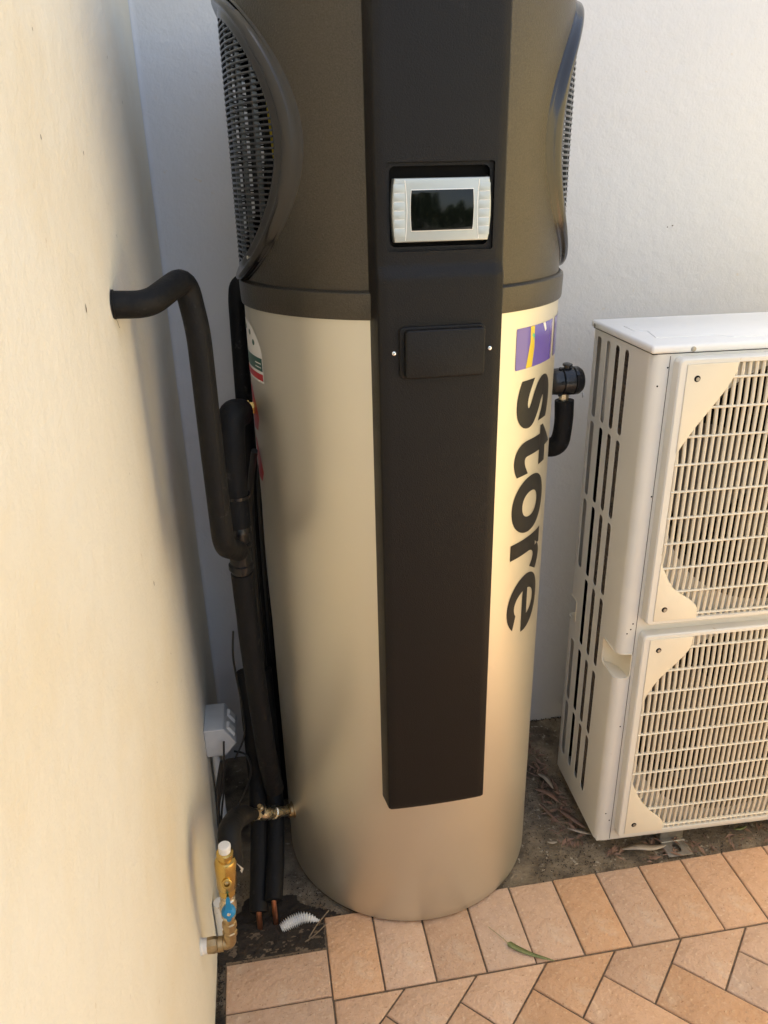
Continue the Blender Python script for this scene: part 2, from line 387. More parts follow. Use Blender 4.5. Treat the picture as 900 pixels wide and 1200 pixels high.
# 45 degree herringbone field
def clip(poly, a, b, c):                                # keep a*x+b*y <= c
    out = []
    for i in range(len(poly)):
        p = poly[i]; q = poly[(i+1) % len(poly)]; fp = a*p[0]+b*p[1]-c; fq = a*q[0]+b*q[1]-c
        if fp <= 0: out.append(p)
        if fp*fq < 0:
            t = fp/(fp-fq); out.append((p[0]+(q[0]-p[0])*t, p[1]+(q[1]-p[1])*t))
    return out
A0 = (5.16*PW, -.455*PW); s2 = math.sqrt(.5)
def uv(u, v): return (A0[0]+(u*s2+v*s2)*PW, A0[1]+(-u*s2+v*s2)*PW)
for n in range(-4, 5):
    for k in range(-22, 22):
        for (a, b, wu, wv) in ((0, -1, 2, 1), (0, 0, 1, 2)):
            u0 = a+k+4*n; v0 = b+k
            P = [uv(u0, v0), uv(u0+wu, v0), uv(u0+wu, v0+wv), uv(u0, v0+wv)]
            if max(p[1] for p in P) < -1.35 or min(p[1] for p in P) > -.01 or max(p[0] for p in P) < .01 or min(p[0] for p in P) > 17*PW: continue
            Q = clip(clip(clip(P, 0, 1, -.0005), -1, 0, -.0005), 1, 0, 17*PW)
            if len(Q) < 3: continue
            ar = abs(sum(Q[i][0]*Q[(i+1) % len(Q)][1]-Q[(i+1) % len(Q)][0]*Q[i][1] for i in range(len(Q))))/2
            if ar < .0012: continue
            cx = sum(q[0] for q in Q)/len(Q); cy = sum(q[1] for q in Q)/len(Q)
            whole = ar > .99*2*PW*PW
            L_ = inset([(q[0]-cx, q[1]-cy) for q in Q], J/2)
            slab(L_, loc=(cx, cy, 0), key=('h%d' % wu) if whole else None)
box('sand_bed', -2*PW, 17*PW, -1.3, PL-.004, -.028, -.0052, 'sand', pav, bev=0)
tag(obj('terrace', [(-.22, -1.2, 0), (2.4, -1.2, 0), (2.4, -.155, 0), (-.22, -.155, 0)], [(0, 1, 2, 3)], 'brick'), kind='structure')

tag(obj('unseen_fill_yard', [(-30, -30, -.003), (30, -30, -.003), (30, -1.2, -.003), (-30, -1.2, -.003)], [(0, 1, 2, 3)], 'fill_ground'), kind='structure')  # unseen ground made pale to bounce fill light onto the walls
# ================================================================== WATER HEATER
HX, HY = 0.3022, 1.66658
heat = empty('water_heater', (HX, HY, 0), R_(1.0), label='tall round champagne steel water heater with dark bronze head and charcoal front panel', cat='water heater')
def cp(phi, z, r):                                       # phi in degrees from the front, positive to the right
    a = R_(phi); return Vector((r*math.sin(a), -r*math.cos(a), z))
def revolve(name, prof, m, a0=0, a1=360, n=96, parent=heat, auto=30):
    V = []; F = []; full = abs(a1-a0-360) < 1e-6; N = n if full else n+1
    for (r, z) in prof:
        for j in range(N): V.append(cp(a0+(a1-a0)*j/n, z, r))
    for i in range(len(prof)-1):
        for j in range(n):
            k = (j+1) % N; F.append((i*N+j, i*N+k, (i+1)*N+k, (i+1)*N+j))
    return obj(name, V, F, m, parent, auto=auto)
RT = .3270
revolve('tank', [(.02, .005), (.3215, .005), (.3255, .006), (RT, .009), (RT, .03), (RT, 1.49), (.31, 1.495), (.02, 1.495)], 'tank', n=128)
revolve('base_ring', [(.300, -.004), (.3205, -.004), (.3205, .0045), (.300, .0045)], 'dark')
revolve('collar_ring', [(.322, 1.472), (.3318, 1.4735), (.3325, 1.477), (.3335, 1.512), (.3325, 1.518), (.328, 1.5215), (.3225, 1.5225), (.31, 1.5225)], 'shroud', n=128)
# head shell with two round openings at the sides
RS, ZC, RO = .3235, 1.758, .228
V = []; F = []; NA, NZ = 240, 120
za, zb = 1.5215, 1.992
for i in range(NZ+1):
    z = za+(zb-za)*i/NZ
    for j in range(NA): V.append(cp(360*j/NA, z, RS))
for i in range(NZ):
    for j in range(NA):
        k = (j+1) % NA; a = R_(360*(j+.5)/NA); z = za+(zb-za)*(i+.5)/NZ
        if (RS*math.cos(a))**2+(z-ZC)**2 < (RO+.012)**2: continue
        F.append((i*NA+j, i*NA+k, (i+1)*NA+k, (i+1)*NA+j))
head = obj('head_shell', V, F, 'shroud', heat, smooth=True)
revolve('head_cap', [(RS, 1.992), (.322, 2.004), (.314, 2.016), (.29, 2.026), (.001, 2.034)], 'shroud', n=96)
revolve('inner_drum', [(.262, 1.53), (.262, 1.985)], 'dark', n=64)
revolve('inner_deck', [(.30, 1.53), (.001, 1.531)], 'dark', n=64)
# fan grilles
def grille(side):
    S = empty('fan_grille', (0, 0, 0)); S.parent = heat
    def pt(rho, t, r):
        s = rho*math.cos(t); z = ZC+rho*math.sin(t); x = math.sqrt(max(r*r-s*s, 0)); return Vector((side*x, -s, z))
    prof = [(.2475, .3200), (.2462, .3262), (.2452, .3272), (.2440, .3262), (.2432, .3225), (.2425, .3228), (.2418, .3320), (.2402, .3368), (.2375, .3388), (.2345, .3388), (.2305, .3362), (.2265, .3312), (.2240, .3296), (.2190, .3298), (.2140, .3304), (.2100, .3308), (.2080, .3300), (.2075, .3240)]
    V = []; F = []; n = 120
    for (rho, r) in prof:
        for j in range(n): V.append(pt(rho, 2*math.pi*j/n, r))
    for i in range(len(prof)-1):
        for j in range(n):
            k = (j+1) % n; F.append((i*n+j, i*n+k, (i+1)*n+k, (i+1)*n+j))
    obj('grille_rim', V, F, 'grille', S, auto=50)
    RI = .2085; p = .0090; k0 = int(RI/p)
    for k in range(-k0, k0+1):
        z = k*p
        if abs(z) > RI-.003: continue
        h = math.sqrt(RI*RI-z*z); m_ = 24; V = []; F = []
        for i in range(m_+1):
            s = -h+2*h*i/m_
            for (r, dz) in ((.3300, -.0014), (.3310, .0002), (.3300, .0022), (.3240, .0018), (.3240, -.0014)):
                x = math.sqrt(r*r-s*s); V.append((side*x, s, ZC+z+dz))
        for i in range(m_):
            for j in range(5): F.append((i*5+j, i*5+(j+1) % 5, (i+1)*5+(j+1) % 5, (i+1)*5+j))
        obj('slat', V, F, 'grille', S, smooth=False)
    for s in (-.165, -.12, -.07, 0, .07, .12, .165):
        h = math.sqrt(RI*RI-s*s); m_ = 10; V = []; F = []
        for i in range(m_+1):
            z = -h+2*h*i/m_
            for (r, ds) in ((.3292, -.002), (.3292, .002), (.3225, .002), (.3225, -.002)):
                q = s+ds; V.append((side*math.sqrt(r*r-q*q), q, ZC+z))
        for i in range(m_):
            for j in range(4): F.append((i*4+j, i*4+(j+1) % 4, (i+1)*4+(j+1) % 4, (i+1)*4+j))
        obj('rib', V, F, 'grille', S)
    c_ = pt(.232, R_(262 if side < 0 else 268), .3395); lathe('screw', [(-.002, .0035), (.0012, .0035), (.002, .002)], pt(.224, R_(-58), .335), (side, -.6, 0), 'chrome', S, 10)
grille(-1); grille(1)
tube('yellow_wire', [cp(-66, 1.87, .285), cp(-63, 1.80, .288), cp(-61, 1.72, .288), cp(-60, 1.64, .285)], .0022, 'yellow', heat, smooth=True, sides=8)

# front panel: profile that follows a gentle step under the display
def pc(z):                                               # how far the face stands out, from the axis
    t = min(1, max(0, (z-1.543)/(1.570-1.543))); t = t*t*(3-2*t); return .3540-.0078*t
zs = [.402, .404, .408]+[.42+i*(1.50-.42)/24 for i in range(25)]+[1.52, 1.53, 1.535]+[1.538+.004*i for i in range(10)]+[1.58, 1.60, 1.7, 1.8, 1.9, 2.0, 2.02]
cols = []
def section(z, front_in=0):
    c_ = pc(z); P = [(-.1160, -.3000), (-.1150, -.3120), (-.1135, -.3200), (-.1095, -c_+.0075), (-.1080, -c_+.0040), (-.1055, -c_+.0022)]
    P += [(x, -c_-.0030*(1-(x/.1055)**2)+.0018) for x in (-.09, -.06, -.03, 0, .03, .06, .09)]
    return P+[(-x, y) for x, y in P[:6]][::-1]
V = []; F = []
for i, z in enumerate(zs):
    q = 1
    for (x, y) in section(z):
        yy = y
        if i == 0: x *= .955; yy = y+.006 if y < -.32 else y
        elif i == 1: x *= .975; yy = y+.002 if y < -.32 else y
        V.append((x, yy, z))
n = len(section(1)); bk = []
for i in range(len(zs)-1):
    for j in range(n-1): F.append((i*n+j, i*n+j+1, (i+1)*n+j+1, (i+1)*n+j))
    F.append((i*n+n-1, i*n, (i+1)*n, (i+1)*n+n-1))
F.append(tuple(range(n))[::-1]); F.append(tuple((len(zs)-1)*n+j for j in range(n)))
bm = bmesh.new(); bm.from_mesh(mesh('t', V, F)); panel = bmo('front_panel', bm, 'panel', heat, auto=32)
cut = bmo('c', prism(rpoly(-.0905, .0885, 1.5875, 1.7225, .004), .3385, .40), 'dark'); cut.rotation_euler[0] = R_(90); cut.parent = heat
cut2 = bmo('c2', prism(rpoly(-.0845, .0825, 1.5945, 1.7165, .010), .300, .40), 'dark'); cut2.rotation_euler[0] = R_(90); cut2.parent = heat
for c_ in (cut, cut2): c_.rotation_euler[0] = R_(90)
boolean(panel, [cut, cut2])
def slabY(name, poly, ya, yb, m, parent, bev=.001, auto=32):   # polygon in (x, z), extruded towards the viewer from -ya to -yb
    bm = prism(poly, ya, yb, bev, 3); bmesh.ops.rotate(bm, verts=bm.verts, cent=(0, 0, 0), matrix=Matrix.Rotation(R_(90), 3, 'X'))
    return bmo(name, bm, m, parent, auto=auto)
# thin bright edge trims of the panel
slabY('recess_back', rpoly(-.09, .088, 1.588, 1.722, .004), .300, .326, 'dark', heat, 0)
# controller: bulged silver frame with five keys each side
x0, x1, z0, z1 = -.0815, .0835, 1.6020, 1.6985; xm = (x0+x1)/2; zm = (z0+z1)/2
def barrel(x0, x1, z0, z1, b, n=10):
    P = [(x0+.004, z0), (x1-.004, z0)]
    for i in range(n+1):
        t = i/n; P.append((x1-.004+b*math.sin(math.pi*t)**.8, z0+(z1-z0)*t))
    P.append((x0+.004, z1))
    for i in range(n, -1, -1):
        t = i/n; P.append((x0+.004-b*math.sin(math.pi*t)**.8, z0+(z1-z0)*t))
    out = []
    for p in P:
        if not out or (Vector(p)-Vector(out[-1])).length > 1e-5: out.append(p)
    if (Vector(out[0])-Vector(out[-1])).length < 1e-5: out.pop()
    return out
ctl = slabY('controller', barrel(x0, x1, z0, z1, .004), .313, .3475, 'silver', heat, .0025)
slabY('bezel', barrel(x0+.0265, x1-.0265, z0+.0165, z1-.0165, .0015), .3470, .3487, 'groove', ctl, .0008)
slabY('screen', barrel(x0+.0275, x1-.0275, z0+.0178, z1-.0178, .0015), .3480, .3492, 'screen', ctl, .0003)
for sx in (-1, 1):
    pts = [Vector((xm+sx*(.0585-.003*math.cos(math.pi*(t-.5))+.003), -.3476, z0+.003+(z1-z0-.006)*t)) for t in [i/10 for i in range(11)]]
    V, F = tubegeo(pts, .0007, 6); obj('key_divider', V, F, 'groove', ctl)
    for k in range(6):
        za_ = z0+.0085+k*.0133
        xa, xb = (xm+sx*.0800, xm+sx*.0615) if sx > 0 else (xm+sx*.0615, xm+sx*.0800)
        xlo, xhi = min(xa, xb), max(xa, xb)
        bx = slabY('key', rpoly(xlo, xhi, za_+.0004, za_+.0130, .0006, 2), .346, .34775, 'silver', ctl, .0003)
        if k: slabY('key_light', rpoly(xlo+.001, xhi-.001, za_-.0003, za_+.0006, .0003, 1), .346, .3480, 'groove', ctl, 0)
# hatch cover with two screws
slabY('hatch_cover', rpoly(-.0745, .0770, 1.3780, 1.4670, .009), .346, .3590, 'panel', heat, .002)
slabY('hatch_cover', rpoly(-.0665, .0740, 1.3800, 1.4630, .007), .3580, .3705, 'panel', heat, .0035)
for x in (-.0835, .0865):
    lathe('screw', [(-.003, .0042), (.001, .0042), (.0022, .0034), (.0028, .001)], (x, -.3538, 1.4235), (0, -1, 0), 'chrome', heat, 14)

# ---- print and stickers on the tank: (arc length s, z) polygons wrapped round the steel
def wrap(name, polys, r, m, parent=heat, cuts=(-.62, .62, .012)):
    bm = bmesh.new()
    for P in polys:
        bm.faces.new([bm.verts.new((s, z, 0)) for s, z in P])
    wrapbm(bm, r, cuts); return bmo2(name, bm, m, parent)
def wrapbm(bm, r, cuts):
    s = cuts[0]
    while s < cuts[1]:
        bmesh.ops.bisect_plane(bm, geom=list(bm.verts)+list(bm.edges)+list(bm.faces), plane_co=(s, 0, 0), plane_no=(1, 0, 0)); s += cuts[2]
    for v in bm.verts:
        a = v.co.x/RT; v.co = Vector((r*math.sin(a), -r*math.cos(a), v.co.y))
def bmo2(name, bm, m, parent):
    for f in bm.faces:
        c_ = f.calc_center_median(); f.normal_update()
        if f.normal.dot(Vector((c_.x, c_.y, 0))) < 0: f.normal_flip()
    me = bpy.data.meshes.new(name); bm.to_mesh(me); bm.free(); return link(name, me, m, parent, smooth=True)
D = math.pi/180*RT
r1 = RT+.0006
wrap('logo_square', [rpoly(29.2*D, 54.0*D, 1.3620, 1.4400, .003, 3)], r1, 'purple', cuts=(.1, .5, .01))
wrap('logo_square', [[(57.5*D, 1.362), (84*D, 1.362), (84*D, 1.440), (57.5*D, 1.440)]], r1, 'purple', cuts=(.1, .6, .01))
wrap('glare_streak', [[(34.6*D, 1.3625), (38.2*D, 1.3625), (39.2*D, 1.400), (38.8*D, 1.4395), (36.4*D, 1.4395), (36.6*D, 1.410)]], r1+.0003, 'glare_tint', cuts=(.1, .5, .01))  # glare on the logo, painted as a coloured streak
wrap('logo_mark', [[(44.5*D, 1.4400), (46.4*D, 1.4400), (47.6*D, 1.4255), (46.6*D, 1.4225)]], r1+.0004, 'white_print')
# lettering, reading downwards
def glyph_e():
    V = []; F = []; t0, t1 = .046, -.040; n = 40
    def a0(rx, ry): return math.asin(t0/ry)
    ro, ri = (.235, .2635), (.112, .166)
    for i in range(n+1):
        for (rx, ry), e in ((ro, 318), (ri, 304)):
            a = a0(rx, ry); t = a+(R_(e)-a)*i/n; V.append((rx*math.cos(t), ry*math.sin(t), 0))
    for i in range(n): F.append((2*i, 2*i+2, 2*i+3, 2*i+1))
    b = len(V); m = 6
    for i in range(m+1):
        y = t1+(t0-t1)*i/m; V.append((-ri[0]*math.sqrt(1-(y/ri[1])**2), y, 0)); V.append((ro[0]*math.sqrt(1-(y/ro[1])**2), y, 0))
    for i in range(m): F.append((b+2*i, b+2*i+1, b+2*i+3, b+2*i+2))
    return mesh('t', [(x, y+.2245, z) for x, y, z in V], F)
def glyph(ch):
    if ch == 'e': return glyph_e()
    cu = bpy.data.curves.new('txt', 'FONT'); cu.body = ch; cu.size = 1; cu.offset = .030
    to = bpy.data.objects.new('txt', cu); COL.objects.link(to)
    dg = bpy.context.evaluated_depsgraph_get(); dg.update()
    me = bpy.data.meshes.new_from_object(to.evaluated_get(dg)); bpy.data.objects.remove(to); return me
P0, P1 = 31.0*D, 54.5*D                         # baseline, height of a small letter
for ch, za_, zb_ in (('s', 1.338, 1.240), ('t', 1.232, 1.142), ('o', 1.134, 1.007), ('r', .994, .898), ('e', .904, .762)):
    bm = bmesh.new(); bm.from_mesh(glyph(ch)); bmesh.ops.remove_doubles(bm, verts=bm.verts, dist=1e-5)
    xa = min(v.co.x for v in bm.verts); xb = max(v.co.x for v in bm.verts)
    for v in bm.verts: v.co = Vector((P0+(v.co.y+.039)/.527*(P1-P0), za_+(v.co.x-xa)/(xb-xa)*(zb_-za_), 0))
    wrapbm(bm, r1, (.12, .6, .008)); bmo2('letter', bm, 'print', heat)
# energy sticker and red label at the left flank
def arc(cx, cz, rx, rz, a0, a1, n): return [(cx+rx*math.cos(R_(a0+(a1-a0)*i/n)), cz+rz*math.sin(R_(a0+(a1-a0)*i/n))) for i in range(n+1)]
sx0, sx1 = -103*D, -67.3*D; scx = (sx0+sx1)/2
est = wrap('energy_sticker', [[(sx0, 1.328), (sx1, 1.328)]+arc(scx, 1.378, (sx1-sx0)/2, .066, 0, 180, 18)], r1, 'white_print')
wrap('sticker_band', [[(sx0+.003, 1.352), (sx1-.003, 1.352), (sx1-.003, 1.378), (sx0+.003, 1.378)]], r1+.0004, 'st_green', est)
wrap('sticker_band', [[(sx0+.003, 1.3325), (sx1-.003, 1.3325), (sx1-.003, 1.346), (sx0+.003, 1.346)]], r1+.0004, 'st_red', est)
for k in range(5):
    a = R_(20+k*35); cx_, cz_ = scx+.062*math.cos(a)*1.0, 1.392+.036*math.sin(a)
    wrap('sticker_star', [arc(cx_, cz_, .008, .006, 0, 330, 9)], r1+.0004, 'st_green', est)
for zz in (1.366, 1.358): wrap('sticker_line', [[(sx1-.040, zz), (sx1-.008, zz), (sx1-.008, zz+.0022), (sx1-.040, zz+.0022)]], r1+.0008, 'white_print', est)
wrap('red_label', [[(-99*D, 1.205), (-79*D, 1.215), (-76*D, 1.245), (-79*D, 1.275), (-84*D, 1.305), (-99*D, 1.31)]], r1, 'st_red')
wrap('red_label', [[(-99*D, 1.10), (-79*D, 1.100), (-76*D, 1.125), (-80*D, 1.165), (-84*D, 1.19), (-99*D, 1.195)]], r1, 'st_red')
lathe('outlet_nipple', [(0, .014), (.012, .014), (.012, .019), (.024, .019), (.024, .013), (.045, .013)], cp(-87, 1.252, .325), cp(-87, 0, 1), 'gold', heat, 6, auto=20)
lathe('drain_socket', [(0, .022), (.006, .022), (.008, .017), (.02, .017)], cp(-76, .186, .322), cp(-76, 0, 1), 'bronze', heat, 20)

# ================================================================== PIPES AND FITTINGS BESIDE THE WALL
# lagged pipe that leaves the wall
pa = tube('insulated_pipe', [(-.222, 1.285, 1.528), (-.168, 1.300, 1.524), (-.116, 1.395, 1.553), (-.1035, 1.400, 1.46), (-.1035, 1.400, 1.25), (-.1020, 1.402, 1.045), (-.080, 1.50, .985)],
    .0213, 'lag', r=.032, sides=24, wob=.015)
tag(pa, 'black foam covered pipe bending out of the left wall and dropping beside the heater', 'pipe')
V, F = tubegeo([Vector((-.1035+.0213*.55, 1.400-.0213*.835, 1.46-.03*k)) for k in range(13)], .0007, 5); obj('foam_seam', V, F, 'tape', pa)
lathe('pipe_collar', [(0, .0225), (.003, .0225), (.003, .0165), (.010, .0165)], (-.2195, 1.2845, 1.5285), (1, .05, 0), 'lag', pa)
# thick riser from the brass outlet down to the valve at the foot
rise = tube('insulated_riser', [(-.050, 1.612, 1.252), (-.070, 1.580, 1.262), (-.0780, 1.560, 1.18), (-.0800, 1.555, 1.02)], .0290, 'lag', r=.045, sides=24, wob=.02)
tag(rise, 'thick black insulated riser elbowed off the brass outlet on the heater flank', 'pipe')
lathe('cable_tie', [(0, .0305), (.007, .0305)], (-.0766, 1.558, 1.092), (-.03, -.01, -1), 'tape', rise)
fit = lathe('pipe_joint', [(0, .0240), (.012, .0285), (.018, .0285), (.020, .0225), (.045, .0225), (.047, .027), (.056, .027), (.058, .0235), (.095, .0235), (.097, .0275), (.108, .0275), (.110, .022), (.130, .022)],
    (-.0780, 1.555, 1.025), (-.02, .0, -1), 'tape', sides=28)
tag(fit, 'shiny black taped joint below the thick riser where the wall pipe meets it', 'pipe joint')
low = tube('insulated_pipe', [(-.0805, 1.555, .905), (-.0790, 1.553, .80), (-.0740, 1.552, .60), (-.0660, 1.552, .40), (-.0560, 1.575, .270)], .0245, 'lag', r=.05, sides=22, wob=.04)
tag(low, 'long black insulated pipe running down behind the power outlet to the brass stop valve', 'pipe')
tall = tube('insulated_pipe', [(.06, 1.93, 1.478), (-.040, 1.93, 1.478), (-.0455, 1.92, 1.44), (-.050, 1.90, 1.20), (-.052, 1.88, .80), (-.045, 1.86, .40), (-.040, 1.84, .0)], .0205, 'lag', r=.05, sides=20, wob=.02)
tag(tall, 'tall black pipe close to the back wall, curving in behind the heater collar', 'pipe')
thin = tube('black_conduit', [(-.012, 1.74, 1.12), (-.030, 1.80, 1.02), (-.036, 1.84, .80), (-.038, 1.85, .55), (-.040, 1.85, .30), (-.035, 1.84, .0)], .0060, 'cable', smooth=True, sides=10)
tag(thin, 'thin black conduit running down the shaded back wall left of the tank', 'conduit')
c2 = tube('black_conduit', [(-.030, 1.60, 1.17), (-.048, 1.66, 1.05), (-.056, 1.70, .85), (-.056, 1.72, .50), (-.050, 1.72, .0)], .0075, 'cable', smooth=True, sides=10)
tag(c2, 'black conduit squeezed between the insulated pipe and the tank flank', 'conduit')
for (x, y, zt, xt, yt, lb) in ((-.117, 1.400, .050, -.1035, 1.550, 'left one of the two black lagged copper pipes going into the soil'), (-.078, 1.405, .075, -.0610, 1.550, 'right one of the two black lagged copper pipes, nearer the tank base')):
    t_ = empty('lagged_copper_pipe', (x, y, 0), label=lb, cat='pipe', group='lagged copper pipes entering the soil')
    V, F = tubegeo([Vector((0, 0, -.015)), Vector((0, 0, zt-.012)), Vector((0, .006, zt+.004))], .0068, 14); obj('copper_tube', V, F, 'copper', t_, auto=40)
    pth = fillet([(.0, .0, zt), (xt-x, yt-y, .145), (xt-x+.003, 1.64-y, .26), (xt-x, 1.70-y, .55)], .1)
    V, F = tubegeo(pth, .0225, 20, wob=.07); obj('insulation', V, F, 'lag', t_, auto=50)

# relief and isolating valve on the cold supply
va = empty('brass_valve', (-.220, 1.157, .262), label='brass valve assembly with blue lever and white cap at the foot of the left wall', cat='valve')
def L3(x, y, z): return Vector((x+.220, y-1.157, z-.262))
lathe('wall_flange', [(0, .017), (.004, .017), (.006, .0155), (.014, .0155)], L3(-.2205, 1.157, .2645), (1, 0, 0), 'wpvc', va)
lathe('union_nut', [(0, .0155), (.014, .0165), (.020, .015), (.022, .0125), (.030, .0125)], L3(-.2070, 1.157, .2640), (1, 0, 0), 'bronze', va, 8, auto=25)
V, F = tubegeo(fillet([L3(-.180, 1.157, .2635), L3(-.1600, 1.157, .2630), L3(-.1590, 1.157, .290)], .018), .0125, 18); obj('elbow', V, F, 'bronze', va, auto=50)
lathe('elbow_collar', [(0, .0152), (.010, .0152), (.011, .0125)], L3(-.185, 1.157, .2635), (1, 0, 0), 'bronze', va)
up_ = Vector((.0, .0, 1)); a0_ = L3(-.1588, 1.157, .286); tilt = Vector((.05, .02, 1)).normalized()
lathe('lower_nut', [(0, .0148), (.012, .0148), (.014, .0128), (.022, .0128), (.024, .0150), (.036, .0145), (.038, .0118), (.052, .0118)], a0_, tilt, 'bronze', va, 8, auto=25)
a1_ = a0_+tilt*.052
lathe('ball_valve_body', [(0, .0118), (.003, .0148), (.014, .0150), (.020, .0172), (.034, .0172), (.040, .0150), (.048, .0148), (.050, .0118), (.062, .0118)], a1_, tilt, 'brass', va, 20)
# blue butterfly lever
f_ = Vector((.10, -1, .35)).normalized(); rgt = tilt.cross(f_).normalized()
hub = a1_+tilt*.027+f_*.017
lathe('lever_hub', [(0, .0142), (.006, .0142), (.010, .0115), (.0125, .0070)], hub, f_, 'blue', va, 18)
lathe('lever_screw', [(.0115, .0035), (.014, .0035), (.0145, .0015)], hub, f_, 'chrome', va, 10)
def blade(p, q, w0, w1, th, name, m):
    V = []; F = []; n_ = 8; ax = (q-p).normalized(); sd_ = ax.cross(f_).normalized()
    for i in range(n_+1):
        t = i/n_; c_ = p+(q-p)*t+f_*(.002*math.sin(math.pi*t)); ww = w0+(w1-w0)*t
        if i == n_: ww *= .55
        for (a, b) in ((-ww, -th), (ww, -th), (ww, th), (-ww, th)): V.append(c_+sd_*a+f_*b)
    for i in range(n_):
        for j in range(4): F.append((i*4+j, i*4+(j+1) % 4, (i+1)*4+(j+1) % 4, (i+1)*4+j))
    F += [(0, 1, 2, 3), tuple(n_*4+j for j in (3, 2, 1, 0))]
    return obj(name, V, F, m, va, auto=40)
hb = hub+f_*.006
blade(hb, hb+tilt*.040, .0075, .0032, .0022, 'lever_wing', 'blue'); blade(hb, hb-tilt*.024, .0085, .0030, .0022, 'lever_wing', 'blue')
a2_ = a1_+tilt*.060
lathe('relief_valve_body', [(0, .0125), (.004, .0165), (.012, .0172), (.018, .0165), (.022, .0190), (.058, .0205), (.084, .0215), (.090, .0190), (.092, .0140), (.098, .0135), (.100, .0165), (.108, .0165), (.11, .012)], a2_, tilt, 'gold', va, 22)
lathe('relief_valve_cap', [(0, .0112), (.014, .0122), (.017, .0120), (.019, .010)], a2_+tilt*.108, tilt, 'wpvc', va, 22)
tp = a2_+tilt*.044+f_*.017
lathe('test_port', [(0, .0100), (.010, .0100), (.011, .0090), (.011, .0055), (.004, .0050)], tp, f_, 'gold', va, 16)
lathe('test_plug', [(0, .0048), (.007, .0044), (.0085, .002)], tp, f_, 'bronze', va, 10)
obj('tag_label', [a2_+tilt*.078+Vector((.012, .004, .006)), a2_+tilt*.074+Vector((.034, -.004, -.010)), a2_+tilt*.060+Vector((.030, .002, -.014)), a2_+tilt*.066+Vector((.018, .010, -.004))], [(0, 1, 2, 3)], 'wpvc', va)
lg = tube('insulated_elbow', [(-.138, 1.175, .450), (-.140, 1.200, .520), (-.132, 1.290, .462), (-.120, 1.400, .365), (-.114, 1.460, .305), (-.108, 1.494, .272)], (lambda t: .0230-.010*max(0, t-.45)/.55), 'lag', r=.03, sides=22, wob=.03)
tag(lg, 'short black insulated bend between the brass relief valve and the small stop valve', 'pipe')
# brass stop valve screwed into the tank near its base
st = empty('stop_valve', (-.1185, 1.486, .279), label='small brass stop valve joined to the tank near its base', cat='valve')
dv = (Vector((-.022, 1.580, .186))-Vector((-.1185, 1.486, .279))); Ld = dv.length; dn = dv.normalized()
lathe('valve_body', [(0, .0120), (.008, .0120), (.009, .0145), (.022, .0145), (.023, .0115), (.030, .0115), (.031, .0135), (.040, .0135), (.046, .0170), (.072, .0175), (.080, .0140), (.092, .0145), (.094, .0170), (.110, .0170), (.111, .013), (Ld, .013)], (0, 0, 0), dn, 'brass', st, 18)
ux = Vector((-.25, -.35, 1)).normalized()
lathe('valve_stem', [(.008, .011), (.022, .0110), (.024, .008), (.034, .0075), (.036, .0045), (.044, .0045)], dn*.058, ux, 'bronze', st, 12)
# shut-off spindle wing
lathe('stem_wing', [(0, .016), (.004, .018), (.008, .013)], dn*.058+ux*.020, ux, 'tape', st, 3, auto=20)

# weatherproof power outlet on the left wall
outl = empty('power_outlet', (WX, 1.685, .390), label='grey weatherproof power outlet box low on the left wall', cat='power outlet')
poly = [(0, -.046), (.048, -.046), (.080, -.012), (.046, .043), (0, .043)]
prof_ = [(.0, .042), (.050, .042), (.079, -.006), (.048, -.043), (.0, -.042)]
bm = bmesh.new(); f = bm.faces.new([bm.verts.new((x, -.055, z)) for x, z in prof_]); r = bmesh.ops.extrude_face_region(bm, geom=[f])
bmesh.ops.translate(bm, verts=[v for v in r['geom'] if isinstance(v, bmesh.types.BMVert)], vec=(0, .11, 0))
bmesh.ops.recalc_face_normals(bm, faces=bm.faces); bmesh.ops.bevel(bm, geom=list(bm.edges), offset=.0035, segments=3, affect='EDGES', profile=.5)
bmo('housing', bm, 'pvc', outl, auto=40)
nrm = Vector((.048, 0, .029)).normalized(); dn_ = Vector((.029, 0, -.048)).normalized()
for (yy, ww) in ((-.026, .016), (.026, .016)):
    c_ = Vector((.0645, yy, .018))
    V = []
    for a, b, h in ((-.016, -.014, 0), (.016, -.014, 0), (.016, .014, 0), (-.016, .014, 0), (-.012, -.011, .006), (.012, -.011, .006), (.012, .011, .006), (-.012, .011, .006)):
        V.append(c_+dn_*a+Vector((0, b, 0))+nrm*h)
    obj('switch', V, [(4, 5, 6, 7), (0, 1, 5, 4), (1, 2, 6, 5), (2, 3, 7, 6), (3, 0, 4, 7)], 'wpvc', outl)
box('cover_seam', -.001, .0515, -.0562, -.0552, .0395, .0412, 'wpvc', outl, bev=.0003)
box('plug', .020, .052, -.02, .02, -.062, -.044, 'cable', outl, bev=.004)
tag(tube('white_conduit', [(-.203, 1.680, .352), (-.203, 1.675, .20), (-.203, 1.66, .0)], .0100, 'wpvc', smooth=True), 'white conduit dropping from the power outlet down the left wall', 'conduit')
tag(tube('drain_pipe_stub', [(-.202, 1.375, -.01), (-.202, 1.375, .12), (-.201, 1.375, .13)], .0160, 'wpvc', sides=20), 'short white plastic pipe stub in the soil behind the brass valve', 'pipe')
def cable(pts, label, r=.0026):
    return tag(tube('power_cable', pts, r, 'cable', smooth=True, sides=8), label, 'cable')
cable([(-.172, 1.622, .400), (-.176, 1.605, .350), (-.186, 1.60, .26), (-.200, 1.60, .17), (-.205, 1.61, .06)], 'black flex entering the near face of the power outlet')
cable([(-.150, 1.64, .350), (-.118, 1.60, .365), (-.112, 1.59, .315), (-.140, 1.58, .250), (-.172, 1.56, .205), (-.186, 1.55, .15), (-.17, 1.56, .05)], 'black flex looping out below the power outlet towards the pipes')
